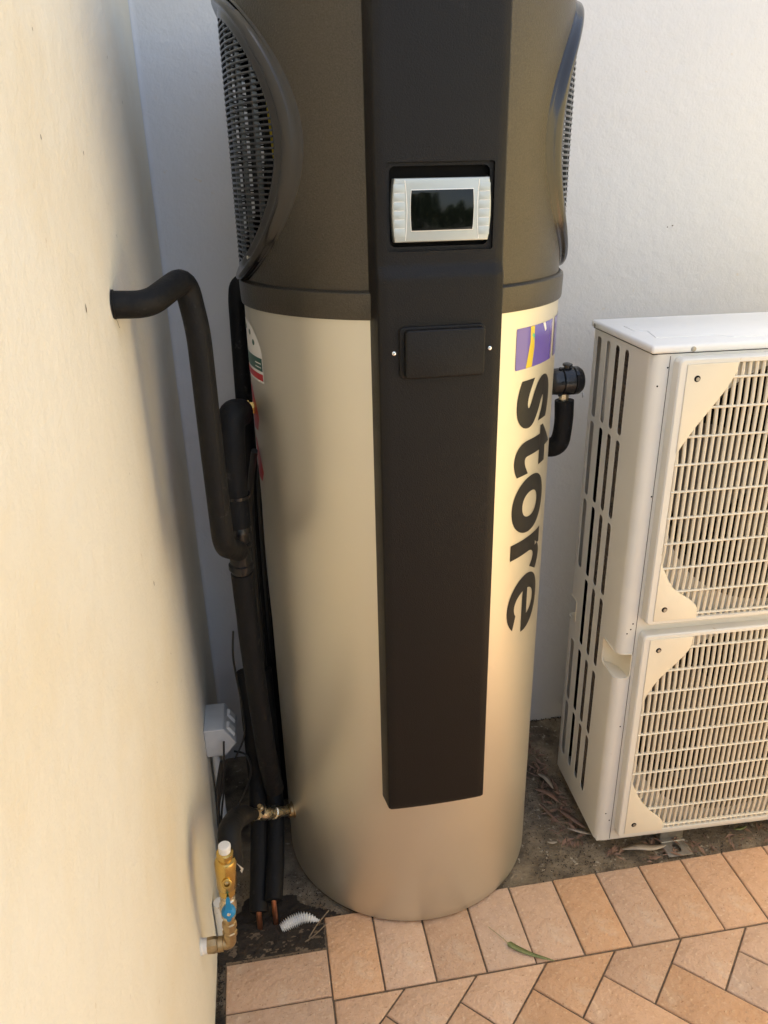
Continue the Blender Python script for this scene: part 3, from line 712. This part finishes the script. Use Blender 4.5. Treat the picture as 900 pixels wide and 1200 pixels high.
cable([(-.118, 1.62, .72), (-.124, 1.61, .66), (-.122, 1.61, .60), (-.116, 1.60, .52), (-.118, 1.60, .43), (-.150, 1.63, .335)], 'thin black cable bulging beside the long insulated pipe above the outlet')
for k, dx in enumerate((0, .006, -.005)):
    t_ = tube('cable_bundle', [(-.178+dx, 1.615, .345), (-.196+dx, 1.60, .27), (-.205, 1.585+dx, .20), (-.200+dx, 1.57, .13), (-.196, 1.56+dx, .05), (-.19, 1.55, .0)], .0042, 'cable', smooth=True, sides=8)
    tag(t_, ['black cable of the hanging bundle nearest the white conduit', 'black cable of the hanging bundle, the one furthest from the wall', 'black cable of the hanging bundle pressed to the wall'][k], 'cable', 'black cables hanging under the power outlet')

# pressure and temperature relief valve at the right flank
pt = empty('relief_valve', (.688, 1.690, 1.257), label='black capped relief valve with foam covered bend on the right flank of the tank', cat='valve')
lathe('valve_cap', [(-.040, .020), (-.034, .026), (-.028, .0300), (-.010, .0310), (-.008, .0285), (-.006, .0320), (.018, .0330), (.020, .0300), (.022, .0330), (.034, .0325), (.042, .0270), (.044, .020)], (0, 0, 0), (1, .05, 0), 'blkpl', pt, 28)
for k in range(5): lathe('cap_screw', [(0, .0045), (.003, .0045)], Vector((-.012+(k % 2)*.036, -.0315*math.cos(k*.6-1.1), .0315*math.sin(k*.6-1.1)))*1.0, (0, -math.cos(k*.6-1.1), math.sin(k*.6-1.1)), 'tape', pt, 8)
lathe('test_knob', [(.028, .0075), (.036, .0075), (.037, .0115), (.041, .0115), (.0425, .008)], (.004, 0, 0), (.05, -.1, 1), 'blkpl', pt, 16)
lathe('lever_tab', [(0, .006), (.002, .006)], (.040, -.022, -.030), (1, -.2, 0), 'pvc', pt, 12)
lathe('brass_tail', [(.028, .012), (.045, .012), (.055, .010)], (.004, 0, 0), (.0, .0, -1), 'brass', pt, 8, auto=25)
V, F = tubegeo(fillet([(.006, 0, -.046), (.009, 0, -.110), (.002, .005, -.165), (-.045, .045, -.170), (-.10, .09, -.165)], .045), lambda t: .0225-.001*math.sin(9*t), 22, wob=.04)
obj('foam_bend', V, F, 'lag', pt, auto=50)
lathe('socket', [(-.075, .016), (-.035, .018)], (0, 0, 0), (1, .05, 0), 'brass', pt, 16)

# ================================================================== AIR CONDITIONER
AX, AY, AR = .7854, 1.4706, -.02579
ac = empty('air_conditioner', (AX, AY, 0), AR, label='white outdoor air conditioner unit with two stacked fan guards', cat='air conditioner')
AD, AWD, ZB, ZL, ZT = .321, .94, .0400, 1.3577, 1.3765
def plan(o, r, n=5, ex=0):
    return [(x, y) for x, y in rpoly(0-ex, AWD+ex, 0-ex, AD+ex, r, n)]
bm = prism(plan(0, .020, 6), ZB, ZL)
cas = bmo('casing', bm, 'ac', ac, auto=32)
inner = bmo('i', prism([(x*1, y) for x, y in rpoly(.0016, AWD-.0016, .0016, AD-.0016, .0185, 6)], ZB+.01, ZL-.01), 'ac'); inner.parent = ac
cut = bmesh.new()
rows = [(1.150, 1.345), (.943, 1.138), (.736, .931), (.527, .724), (.310, .508), (.112, .298)]
colsW = [(.106, .130), (.156, .180), (.206, .231), (.259, .286)]
def addprism(dst, poly3a, poly3b):
    a = [dst.verts.new(p) for p in poly3a]; b = [dst.verts.new(p) for p in poly3b]; n_ = len(a)
    dst.faces.new(a[::-1]); dst.faces.new(b)
    for i in range(n_): dst.faces.new((a[i], a[(i+1) % n_], b[(i+1) % n_], b[i]))
for ri, (za_, zb_) in enumerate(rows):
    for ci, (wa, wb) in enumerate(colsW):
        if ri == 3 and ci == 3: continue
        P = rpoly(wa, wb, za_, zb_, .0095, 4)
        addprism(cut, [(-.01, y, z) for y, z in P], [(.012, y, z) for y, z in P])
for zc in (1.050, .398):
    P = [(.362+.293*math.cos(2*math.pi*i/64), zc+.293*math.sin(2*math.pi*i/64)) for i in range(64)]
    addprism(cut, [(x, -.01, z) for x, z in P], [(x, .012, z) for x, z in P])
boxbm(-.01, .036, -.01, .080, .566, .634, bm=cut)
boxbm(-.01, .030, .268, .40, .566, .630, bm=cut)
bmesh.ops.recalc_face_normals(cut, faces=cut.faces)
me = bpy.data.meshes.new('cc'); cut.to_mesh(me); cut.free(); cc = link('cc', me, 'ac', ac)
boolean(cas, [inner]); boolean(cas, [cc])
# lips round the side slots, seam of the front sheet
box('lid', -.0035, AWD+.0035, -.0035, AD+.0035, ZL+.0015, ZT, 'lid', ac, bev=.0065, seg=4)
box('lid_shadow_gap', .002, AWD-.002, .002, AD-.002, ZL-.0005, ZL+.002, 'dark', ac, bev=0)
P = [(.05, .035), (.05, .09), (.09, .12), (.09, .17), (.05, .2), (.05, .285), (AWD-.05, .285), (AWD-.05, .035)]
bm = prism([(.040, .075), (.17, .075), (.20, .045), (AWD-.06, .045), (AWD-.06, .28), (.10, .28), (.075, .235), (.030, .215), (.030, .16), (.055, .145)], ZT-.001, ZT+.0016, .001, 2); bmo('lid_emboss', bm, 'lid', ac, auto=40)
box('front_seam', .0385, .0398, -.0006, .001, ZB+.004, ZL-.004, 'fan', ac, bev=0)
def lipring(P, ax, off, rad, name='slot_lip', m='ac'):
    pts = [Vector((off, a, b)) if ax == 0 else Vector((a, off, b)) for a, b in P]; n_ = len(pts)
    V = []; F = []; C_ = sum(pts, Vector())/n_; nn = Vector((1, 0, 0)) if ax == 0 else Vector((0, 1, 0))
    for i in range(n_):
        t = (pts[(i+1) % n_]-pts[i-1]).normalized(); s = t.cross(nn)
        for j in range(5):
            a = 2*math.pi*j/5; V.append(pts[i]+(s*math.cos(a)+nn*math.sin(a))*rad)
    for i in range(n_):
        k = (i+1) % n_
        for j in range(5): F.append((i*5+j, i*5+(j+1) % 5, k*5+(j+1) % 5, k*5+j))
    return V, F
for ri, (za_, zb_) in enumerate(rows):
    for ci, (wa, wb) in enumerate(colsW):
        if ri == 3 and ci == 3: continue
        V, F = lipring(rpoly(wa, wb, za_, zb_, .0095, 4), 0, .0004, .0011); obj('slot_lip', V, F, 'ac', ac, smooth=True)
# finned coil behind the side slots
bm = bmesh.new(); boxbm(.034, .058, .09, .262, ZB+.02, 1.345, bm=bm); coil = bmo('coil', bm, 'fin', ac)
V = []; F = []
for k in range(98):
    z = ZB+.028+k*.0133; b = len(V)
    V += [(.0300, .09, z), (.0300, .262, z), (.0345, .262, z+.0035), (.0345, .09, z+.0035), (.0345, .262, z-.0035), (.0345, .09, z-.0035)]
    F += [(b, b+1, b+2, b+3), (b, b+5, b+4, b+1)]
tag(obj('coil_fins', V, F, 'fin', ac), kind='stuff')
box('back_shade_sheet', .040, AWD-.01, AD-.006, AD-.003, ZB+.015, 1.345, 'dark', ac, bev=0)  # dark sheet added to paint the shade behind the side slots
box('white_strip', .014, .020, .246, .262, 1.13, 1.342, 'wpvc', ac, bev=.001)
box('shade_partition', .066, AWD-.01, .20, .204, ZB+.015, 1.345, 'dark', ac, bev=0)  # dark sheet painting the shade behind the fans
box('shade_backing', .060, .064, .02, AD-.003, ZB+.015, 1.345, 'dark', ac, bev=0)  # dark sheet painting the shade behind the coil
box('base_pan', .004, AWD-.004, .004, AD-.004, ZB-.004, ZB+.012, 'ac', ac, bev=.002)
# fans
for zc in (1.050, .398):
    fan = lathe('fan', [(0, .052), (.05, .052), (.06, .04), (.062, .001)], (.362, .110, zc), (0, -1, 0), 'fan', ac, 28)
    for b in range(3):
        V = []; F = []; nr, na = 6, 9
        for i in range(nr+1):
            r = .050+(.245-.050)*i/nr
            for j in range(na+1):
                a = R_(b*120+ (j/na)*(82-10*i/nr)+i*5); V.append((.362+r*math.cos(a), .098-.055*(j/na)+.012*(i/nr), zc+r*math.sin(a)))
        for i in range(nr):
            for j in range(na):
                a = i*(na+1)+j; F.append((a, a+1, a+na+2, a+na+1))
        obj('fan_blade', V, F, 'fan', fan, smooth=True)
    V = []; F = []
    for i, (r, y) in enumerate(((.2925, .0), (.282, .010), (.272, .03), (.268, .08))):
        for j in range(64): V.append((.362+r*math.cos(2*math.pi*j/64), y+.0008, zc+r*math.sin(2*math.pi*j/64)))
    for i in range(3):
        for j in range(64): F.append((i*64+j, i*64+(j+1) % 64, (i+1)*64+(j+1) % 64, (i+1)*64+j))
    obj('bell_mouth', V, F, 'fan', ac, smooth=True)
# guards
def bez(P, n=6):
    P = [Vector((p[0], p[1], 0)) for p in P]; return [(v.x, v.y) for v in smoothpath(P, n)]
GX0, GX1 = .0480, .676
def guard(z0, z1, top, bot):
    g = empty('fan_guard', (0, 0, 0)); g.parent = ac
    P = rpoly(GX0, GX1, z0, z1, .012, 4); Pi = rpoly(GX0+.018, GX1-.018, z0+.012, z1-.012, .008, 4)
    V = []; F = []; n_ = len(P)
    Po = rpoly(GX0+.003, GX1-.003, z0+.003, z1-.003, .010, 4); Pj = rpoly(GX0+.0165, GX1-.0165, z0+.0105, z1-.0105, .009, 4)
    for (Q, y) in ((P, .0), (P, -.0235), (Po, -.0265), (Pj, -.0265), (Pi, -.0245), (Pi, -.016)):
        for (x, z) in Q: V.append((x, y, z))
    for i in range(5):
        for j in range(n_): F.append((i*n_+j, i*n_+(j+1) % n_, (i+1)*n_+(j+1) % n_, (i+1)*n_+j))
    obj('guard_frame', V, F, 'ac', g, auto=40)
    TL = bez(top); BL = bez(bot)                          # curved edges of the corner plates, outer end first
    def lim(x):
        xm_ = x if x < (GX0+GX1)/2 else GX0+GX1-x
        zt_ = z1-.012; zb_ = z0+.012
        def at(C, dflt):
            best = dflt
            for i in range(len(C)-1):
                (xa, za_), (xb, zb2) = C[i], C[i+1]
                if min(xa, xb) <= xm_ <= max(xa, xb) and abs(xb-xa) > 1e-6: best = za_+(zb2-za_)*(xm_-xa)/(xb-xa)
            return best
        if xm_ < max(p[0] for p in TL): zt_ = min(zt_, at(TL, zt_))
        if xm_ < max(p[0] for p in BL): zb_ = max(zb_, at(BL, zb_))
        return zb_, zt_
    def plate(C, zc, mirror):
        Q = list(C)
        poly = [(GX0+.0165, zc)]+([(p[0], p[1]) for p in Q])+[(GX0+.0165, Q[-1][1])]
        poly = [(max(x, GX0+.0160), z) for x, z in poly]
        if mirror: poly = [(GX0+GX1-x, z) for x, z in poly][::-1]
        out = []
        for p in poly:
            if not out or (Vector(p)-Vector(out[-1])).length > 1e-4: out.append(p)
        if (Vector(out[0])-Vector(out[-1])).length < 1e-4: out.pop()
        ar = sum(out[i][0]*out[(i+1) % len(out)][1]-out[(i+1) % len(out)][0]*out[i][1] for i in range(len(out)))
        if ar < 0: out = out[::-1]
        o = slabY('corner_plate', out, .016, .0285, 'acplate', g, .0015)
        hx = GX0+.040; hz = zc+(-.030 if zc > (z0+z1)/2 else .030)
        if mirror: hx = GX0+GX1-hx
        lathe('screw_recess', [(.0, .0068), (.0006, .0068)], (hx, -.0284, hz), (0, -1, 0), 'dark', o, 16)
        lathe('screw', [(.0, .0045), (.0014, .0042)], (hx+.0012, -.0286, hz-.001), (0, -1, 0), 'zinc', o, 12)
    for mir in (0, 1):
        plate([(top[0][0], z1-.011)]+TL, z1-.011, mir); plate([(bot[0][0], z0+.011)]+BL, z0+.011, mir)
    x = GX0+.0180+.004; p = .01495
    while x < GX1-.018:
        zb_, zt_ = lim(x)
        V = []; F = []; N = 8
        for i in range(N+1):                              # bars bow outwards and turn in at their ends
            t = i/N; z = zb_+(zt_-zb_)*t; e = .0255 if 0 < i < N else .0215
            for (a, b) in ((-.0037, 0), (0, -.0018), (.0037, 0), (.0030, .0060), (-.0030, .0060)): V.append((x+a*.9, -e+b, z))
        for i in range(N):
            for j in range(5): F.append((i*5+j, i*5+(j+1) % 5, (i+1)*5+(j+1) % 5, (i+1)*5+j))
        obj('bar', V, F, 'acbar', g); x += p
    for k in range(10):
        z = z1-.0420-.0622*k
        if z < z0+.013: continue
        xa, xb = GX0+.017, GX1-.017
        # shorten where a corner plate covers the row
        while xa < .22 and not (lim(xa)[0] <= z <= lim(xa)[1]): xa += .004
        xb = GX0+GX1-xa
        V = []; F = []
        for x_ in (xa, xb):
            for (a, b) in ((-.0027, -.0264), (.0, -.0284), (.0027, -.0264), (.0024, -.0205), (-.0024, -.0205)): V.append((x_, b, z+a*.85))
        F = [(0, 1, 6, 5), (1, 2, 7, 6), (2, 3, 8, 7), (3, 4, 9, 8), (4, 0, 5, 9), (0, 4, 3, 2, 1), (5, 6, 7, 8, 9)]
        obj('cross_bar', V, F, 'acbar', g)
guard(.728, 1.352, [(.176, 1.341), (.168, 1.310), (.142, 1.266), (.095, 1.200), (.066, 1.152)], [(.170, .739), (.168, .765), (.152, .786), (.101, .826), (.066, .890)])
guard(.072, .699, [(.170, .688), (.167, .655), (.143, .622), (.095, .568), (.066, .512)], [(.171, .083), (.166, .116), (.130, .152), (.095, .200), (.066, .262)])
# corner grip, rear grip
def grip(P, z0, z1, name, corner):
    V = []; F = []; n_ = len(P)
    for z in (z0, z1):
        for (x, y) in P: V.append((x, y, z))
    for i in range(n_-1): F.append((i, i+1, n_+i+1, n_+i))
    V.append((*corner, z0)); V.append((*corner, z1)); a = len(V)-2
    F.append(tuple(range(n_))+(a,)); F.append(tuple(n_+i for i in range(n_))[::-1]+(a+1,))
    o = obj(name, V, F, 'acplate', ac, auto=30); return o
grip([(.0006, .080), (.018, .070), (.030, .050), (.034, .030), (.036, .0006)], .5665, .6335, 'hand_grip', (.006, .006))
lp = fillet([(-.0002, .040, .636), (-.0002, .081, .636), (-.0002, .081, .575), (-.0002, .066, .5645), (.006, .006, .5645), (.030, -.0002, .5645), (.037, -.0002, .572), (.037, -.0002, .636), (.020, -.0002, .636), (.006, .006, .636), (-.0002, .025, .636), (-.0002, .041, .636)], .006, 4)
V, F = tubegeo(lp, .0022, 8); obj('grip_lip', V, F, 'acplate', ac, auto=60)
grip([(.0006, .268), (.020, .275), (.028, .295), (.030, .3195)], .5665, .6295, 'rear_grip', (.004, .316))
V, F = tubegeo(fillet([(-.0002, .31, .632), (-.0002, .267, .632), (-.0002, .267, .566), (-.0002, .31, .566)], .006, 4), .0016, 8); obj('grip_lip', V, F, 'acplate', ac, auto=60)
# screws and pinholes in the casing
for (x, z) in ((.036, 1.330), (.018, 1.292), (.036, 1.044), (.03, .72), (.018, .694), (.026, .705), (.03, .42), (.020, .135), (.032, .110)):
    lathe('pinhole', [(0, .0019), (.0005, .0019)], (x, -.0002, z), (0, -1, 0), 'dark', ac, 8)
for (x, y) in ((.085, 0), (.60, 0)):
    lathe('lid_screw', [(0, .0055), (.0012, .0055), (.002, .003)], (x, -.0034, 1.3665), (0, -1, 0), 'zinc', ac, 14)
lathe('lid_screw', [(0, .0045), (.0012, .0045), (.002, .003)], (-.0034, .300, 1.3665), (-1, 0, 0), 'zinc', ac, 14)
# mounting feet
for fx in (.225, .70):
    bm = boxbm(fx-.035, fx+.035, -.050, .36, .0015, .0045, .001)
    ft = bmo('mounting_foot', bm, 'zinc', ac); s_ = bmo('s', prism(rpoly(fx-.010, fx+.010, -.038, -.008, .0099, 5), -.01, .02), 'zinc'); s_.parent = ac; boolean(ft, [s_])
    for y in (.015, .30): box('foot_riser', fx-.033, fx+.033, y-.006, y+.006, .0045, ZB, 'zinc', ac, bev=.001)
    V, F = tubegeo([Vector((fx-.033, -.001, .0055)), Vector((fx+.033, -.001, .0055))], .002, 6); obj('foot_fold', V, F, 'zinc', ac)

# ================================================================== SMALL THINGS ON THE GROUND
def leaf(name, pts, wd, m, label, cat='leaf', curl=.3, stem=None, group=None):
    P = smoothpath(pts, 5); V = []; F = []; n_ = len(P)
    for i, p in enumerate(P):
        t = i/(n_-1); w_ = wd*math.sin(math.pi*min(1, max(.02, t)))**.7*(1-.25*t)
        if stem and t < stem: w_ = wd*.07
        T = (P[min(i+1, n_-1)]-P[max(i-1, 0)]).normalized(); S = T.cross(Vector((0, 0, 1))).normalized()
        V += [p-S*w_+Vector((0, 0, w_*curl)), p-Vector((0, 0, 0)), p+S*w_+Vector((0, 0, w_*curl*.7)), p+Vector((0, 0, .0007))*-1]
    for i in range(n_-1):
        for (a, b) in ((0, 1), (1, 2), (2, 3), (3, 0)): F.append((i*4+a, i*4+b, i*4+4+b, i*4+4+a))
    return tag(obj(name, V, F, m, smooth=True), label, cat, group)
leaf('gum_leaf', [(.437, 1.298, .003), (.460, 1.262, .006), (.478, 1.237, .004), (.515, 1.208, .004), (.566, 1.180, .006)], .0085, 'leaf_green', 'narrow green leaf with a long stalk lying across the paving bricks', stem=.42)
leaf('dry_leaf', [(.862, 1.462, .006), (.900, 1.452, .016), (.94, 1.445, .013), (.985, 1.452, .007)], .013, 'leaf_pale', 'pale curled dry leaf in front of the air conditioner base')
leaf('dry_leaf', [(.742, 1.628, .010), (.765, 1.58, .016), (.792, 1.545, .010)], .010, 'leaf_dry', 'reddish dry leaf standing against the left foot of the air conditioner')
leaf('dry_leaf', [(.742, 1.560, .006), (.775, 1.535, .010), (.805, 1.525, .005)], .007, 'leaf_pale', 'thin pale leaf at the left front corner of the air conditioner')
leaf('dry_leaf', [(.705, 1.72, .006), (.735, 1.69, .012), (.755, 1.655, .008)], .010, 'leaf_dry', 'brown dry leaf furthest back in the gap beside the air conditioner')
leaf('dry_leaf', [(.700, 1.665, .004), (.712, 1.62, .007), (.73, 1.585, .004)], .006, 'leaf_dry', 'narrow dark leaf nearer the tank in the gap beside the air conditioner')
leaf('dry_leaf', [(.735, 1.78, .006), (.750, 1.75, .012), (.758, 1.71, .008)], .009, 'leaf_pale', 'pale leaf behind the others in the gap beside the air conditioner')
leaf('dry_leaf', [(1.20, 1.475, .004), (1.215, 1.47, .006), (1.24, 1.478, .004)], .006, 'leaf_green', 'tiny yellow green leaf under the right part of the air conditioner')
leaf('dry_leaf', [(.672, 1.525, .003), (.684, 1.518, .005), (.698, 1.520, .003)], .006, 'leaf_pale', 'small pale leaf flake between the tank and the air conditioner')
tag(tube('twig', [(.000, 1.345, .004), (.022, 1.372, .010), (.055, 1.405, .014)], .0016, 'twig', smooth=True, sides=6), 'thin dry twig leaning on the corner brick beside the tank', 'twig')
tag(tube('twig', [(-.01, 1.335, .004), (.020, 1.352, .006), (.045, 1.372, .009)], .0012, 'twig', smooth=True, sides=6), 'shorter twig lying on the dark soil next to the corner brick', 'twig')
# white corrugated hose end
P = smoothpath([(-.066, 1.386, .000), (-.038, 1.394, .007), (-.006, 1.399, .008), (.030, 1.388, .001)], 26)
V, F = tubegeo(P, lambda t: (.0040+.0090*math.sin(math.pi*min(1, .1+t))**.6)*(1+.30*math.sin(t*2*math.pi*19)), 14)
tag(obj('corrugated_hose', V, F, 'wpvc', smooth=True), 'short white corrugated hose end half buried in the dark soil', 'hose')
V = []; F = []
for _ in range(260):
    if random.random() < .72:
        y = random.uniform(1.50, 2.0); x = .775-.012*abs(random.gauss(0, 1))*3-(y-1.5)*.0+.0; x = min(x, .778-(y-1.47)*-.02)
    else: x = random.uniform(.80, 1.5); y = random.uniform(1.415, 1.475)
    l = random.uniform(.006, .020); wd_ = l*random.uniform(.12, .35); a = random.uniform(0, 6.28); z = random.uniform(-.002, .008); tl = random.uniform(-.006, .008)
    d = Vector((math.cos(a), math.sin(a), 0)); p_ = Vector((-d.y, d.x, 0)); c_ = Vector((x, y, z)); b = len(V)
    V += [c_-d*l+Vector((0, 0, tl)), c_-p_*wd_+Vector((0, 0, .002)), c_+d*l, c_+p_*wd_+Vector((0, 0, .003))]; F += [(b, b+1, b+2), (b, b+2, b+3)]
tag(obj('leaf_litter', V, F, 'leaf_dry'), 'fragments of dry leaves gathered along the foot of the air conditioner', kind='stuff')
# grit and crumbs: nobody could count them
V = []; F = []
def crumb(x, y, z, s):
    b = len(V)
    pts = [Vector((random.gauss(0, 1), random.gauss(0, 1), random.gauss(0, .7))).normalized()*s*random.uniform(.6, 1.1) for _ in range(6)]
    base = [(1, 0, 0), (0, 1, 0), (-1, 0, 0), (0, -1, 0), (0, 0, 1), (0, 0, -1)]
    for q in base: V.append((x+q[0]*s*random.uniform(.6, 1.2), y+q[1]*s*random.uniform(.6, 1.2), z+q[2]*s*.7))
    for t in ((0, 1, 4), (1, 2, 4), (2, 3, 4), (3, 0, 4), (1, 0, 5), (2, 1, 5), (3, 2, 5), (0, 3, 5)): F.append(tuple(b+i for i in t))
for _ in range(2600):
    r = random.random()
    if r < .42: x = random.uniform(-.21, .05); y = random.uniform(1.29, 1.55)
    elif r < .72: x = random.uniform(.60, .80); y = random.uniform(1.40, 2.02)
    else: x = random.uniform(.60, 1.6); y = random.uniform(1.41, 1.50)
    if (x-HX)**2+(y-HY)**2 < .33**2: continue
    crumb(x, y, -.006+random.uniform(0, .003), random.uniform(.0008, .0026))
tag(obj('grit', V, F, 'soil'), 'dark soil crumbs and grit scattered over the old concrete', kind='stuff')
V = []; F = []
for _ in range(420):
    x = random.uniform(-.19, 1.3); y = random.uniform(.8, 1.40)
    crumb(x, y, .0005, random.uniform(.0004, .0010))
tag(obj('sand_grains', V, F, 'sand'), 'sand grains scattered on the paving bricks', kind='stuff')
V = []; F = []
for _ in range(900):
    x = -.216+abs(random.gauss(0, .006)); y = random.uniform(.9, 1.36); crumb(x, y, -.004+random.uniform(0, .003), random.uniform(.001, .003))
for _ in range(500):
    x = random.uniform(.0, 1.4); y = BY-abs(random.gauss(0, .01)); crumb(x, y, -.005, random.uniform(.001, .004))
tag(obj('debris', V, F, 'soil'), 'dirt gathered along the foot of the walls', kind='stuff')

# ================================================================== BEHIND THE CAMERA: a small garden that the screen and the steel reflect
def hedge(y, x0, x1, h, n, label):
    rnd = random.Random(11); t = empty('garden_hedge', ((x0+x1)/2, y, 0), label=label, cat='hedge'); cx = (x0+x1)/2
    V = []; F = []
    for _ in range(n):
        x = rnd.uniform(x0, x1)-cx; z = h*rnd.random()**.8*(1+.12*math.sin(x*3)+.1*math.sin(x*7.3)); q = rnd.uniform(-.35, .35)*(1+.3*math.sin(x*5+z*4))
        c_ = Vector((x, q, z)); a = Vector((rnd.gauss(0, 1), rnd.gauss(0, 1), rnd.gauss(0, 1))).normalized(); b = a.orthogonal().normalized()
        l = rnd.uniform(.05, .09); n0 = len(V); V += [c_-a*l, c_+b*l*.45, c_+a*l, c_-b*l*.45]; F.append((n0, n0+1, n0+2, n0+3))
    obj('foliage', V, F, 'foliage', t)
    for k in range(9):
        xx = x0+(x1-x0)*(k+.5)/9-cx; Vt, Ft = tubegeo(smoothpath([(xx, 0, -.05), (xx+.05, .03, h*.4), (xx-.04, 0, h*.8)], 4), .03, 8); obj('stem', Vt, Ft, 'bark', t, smooth=True)
hedge(-5.2, -3.5, 4.5, 2.1, 16000, 'dark green garden hedge across the yard, behind the viewpoint')
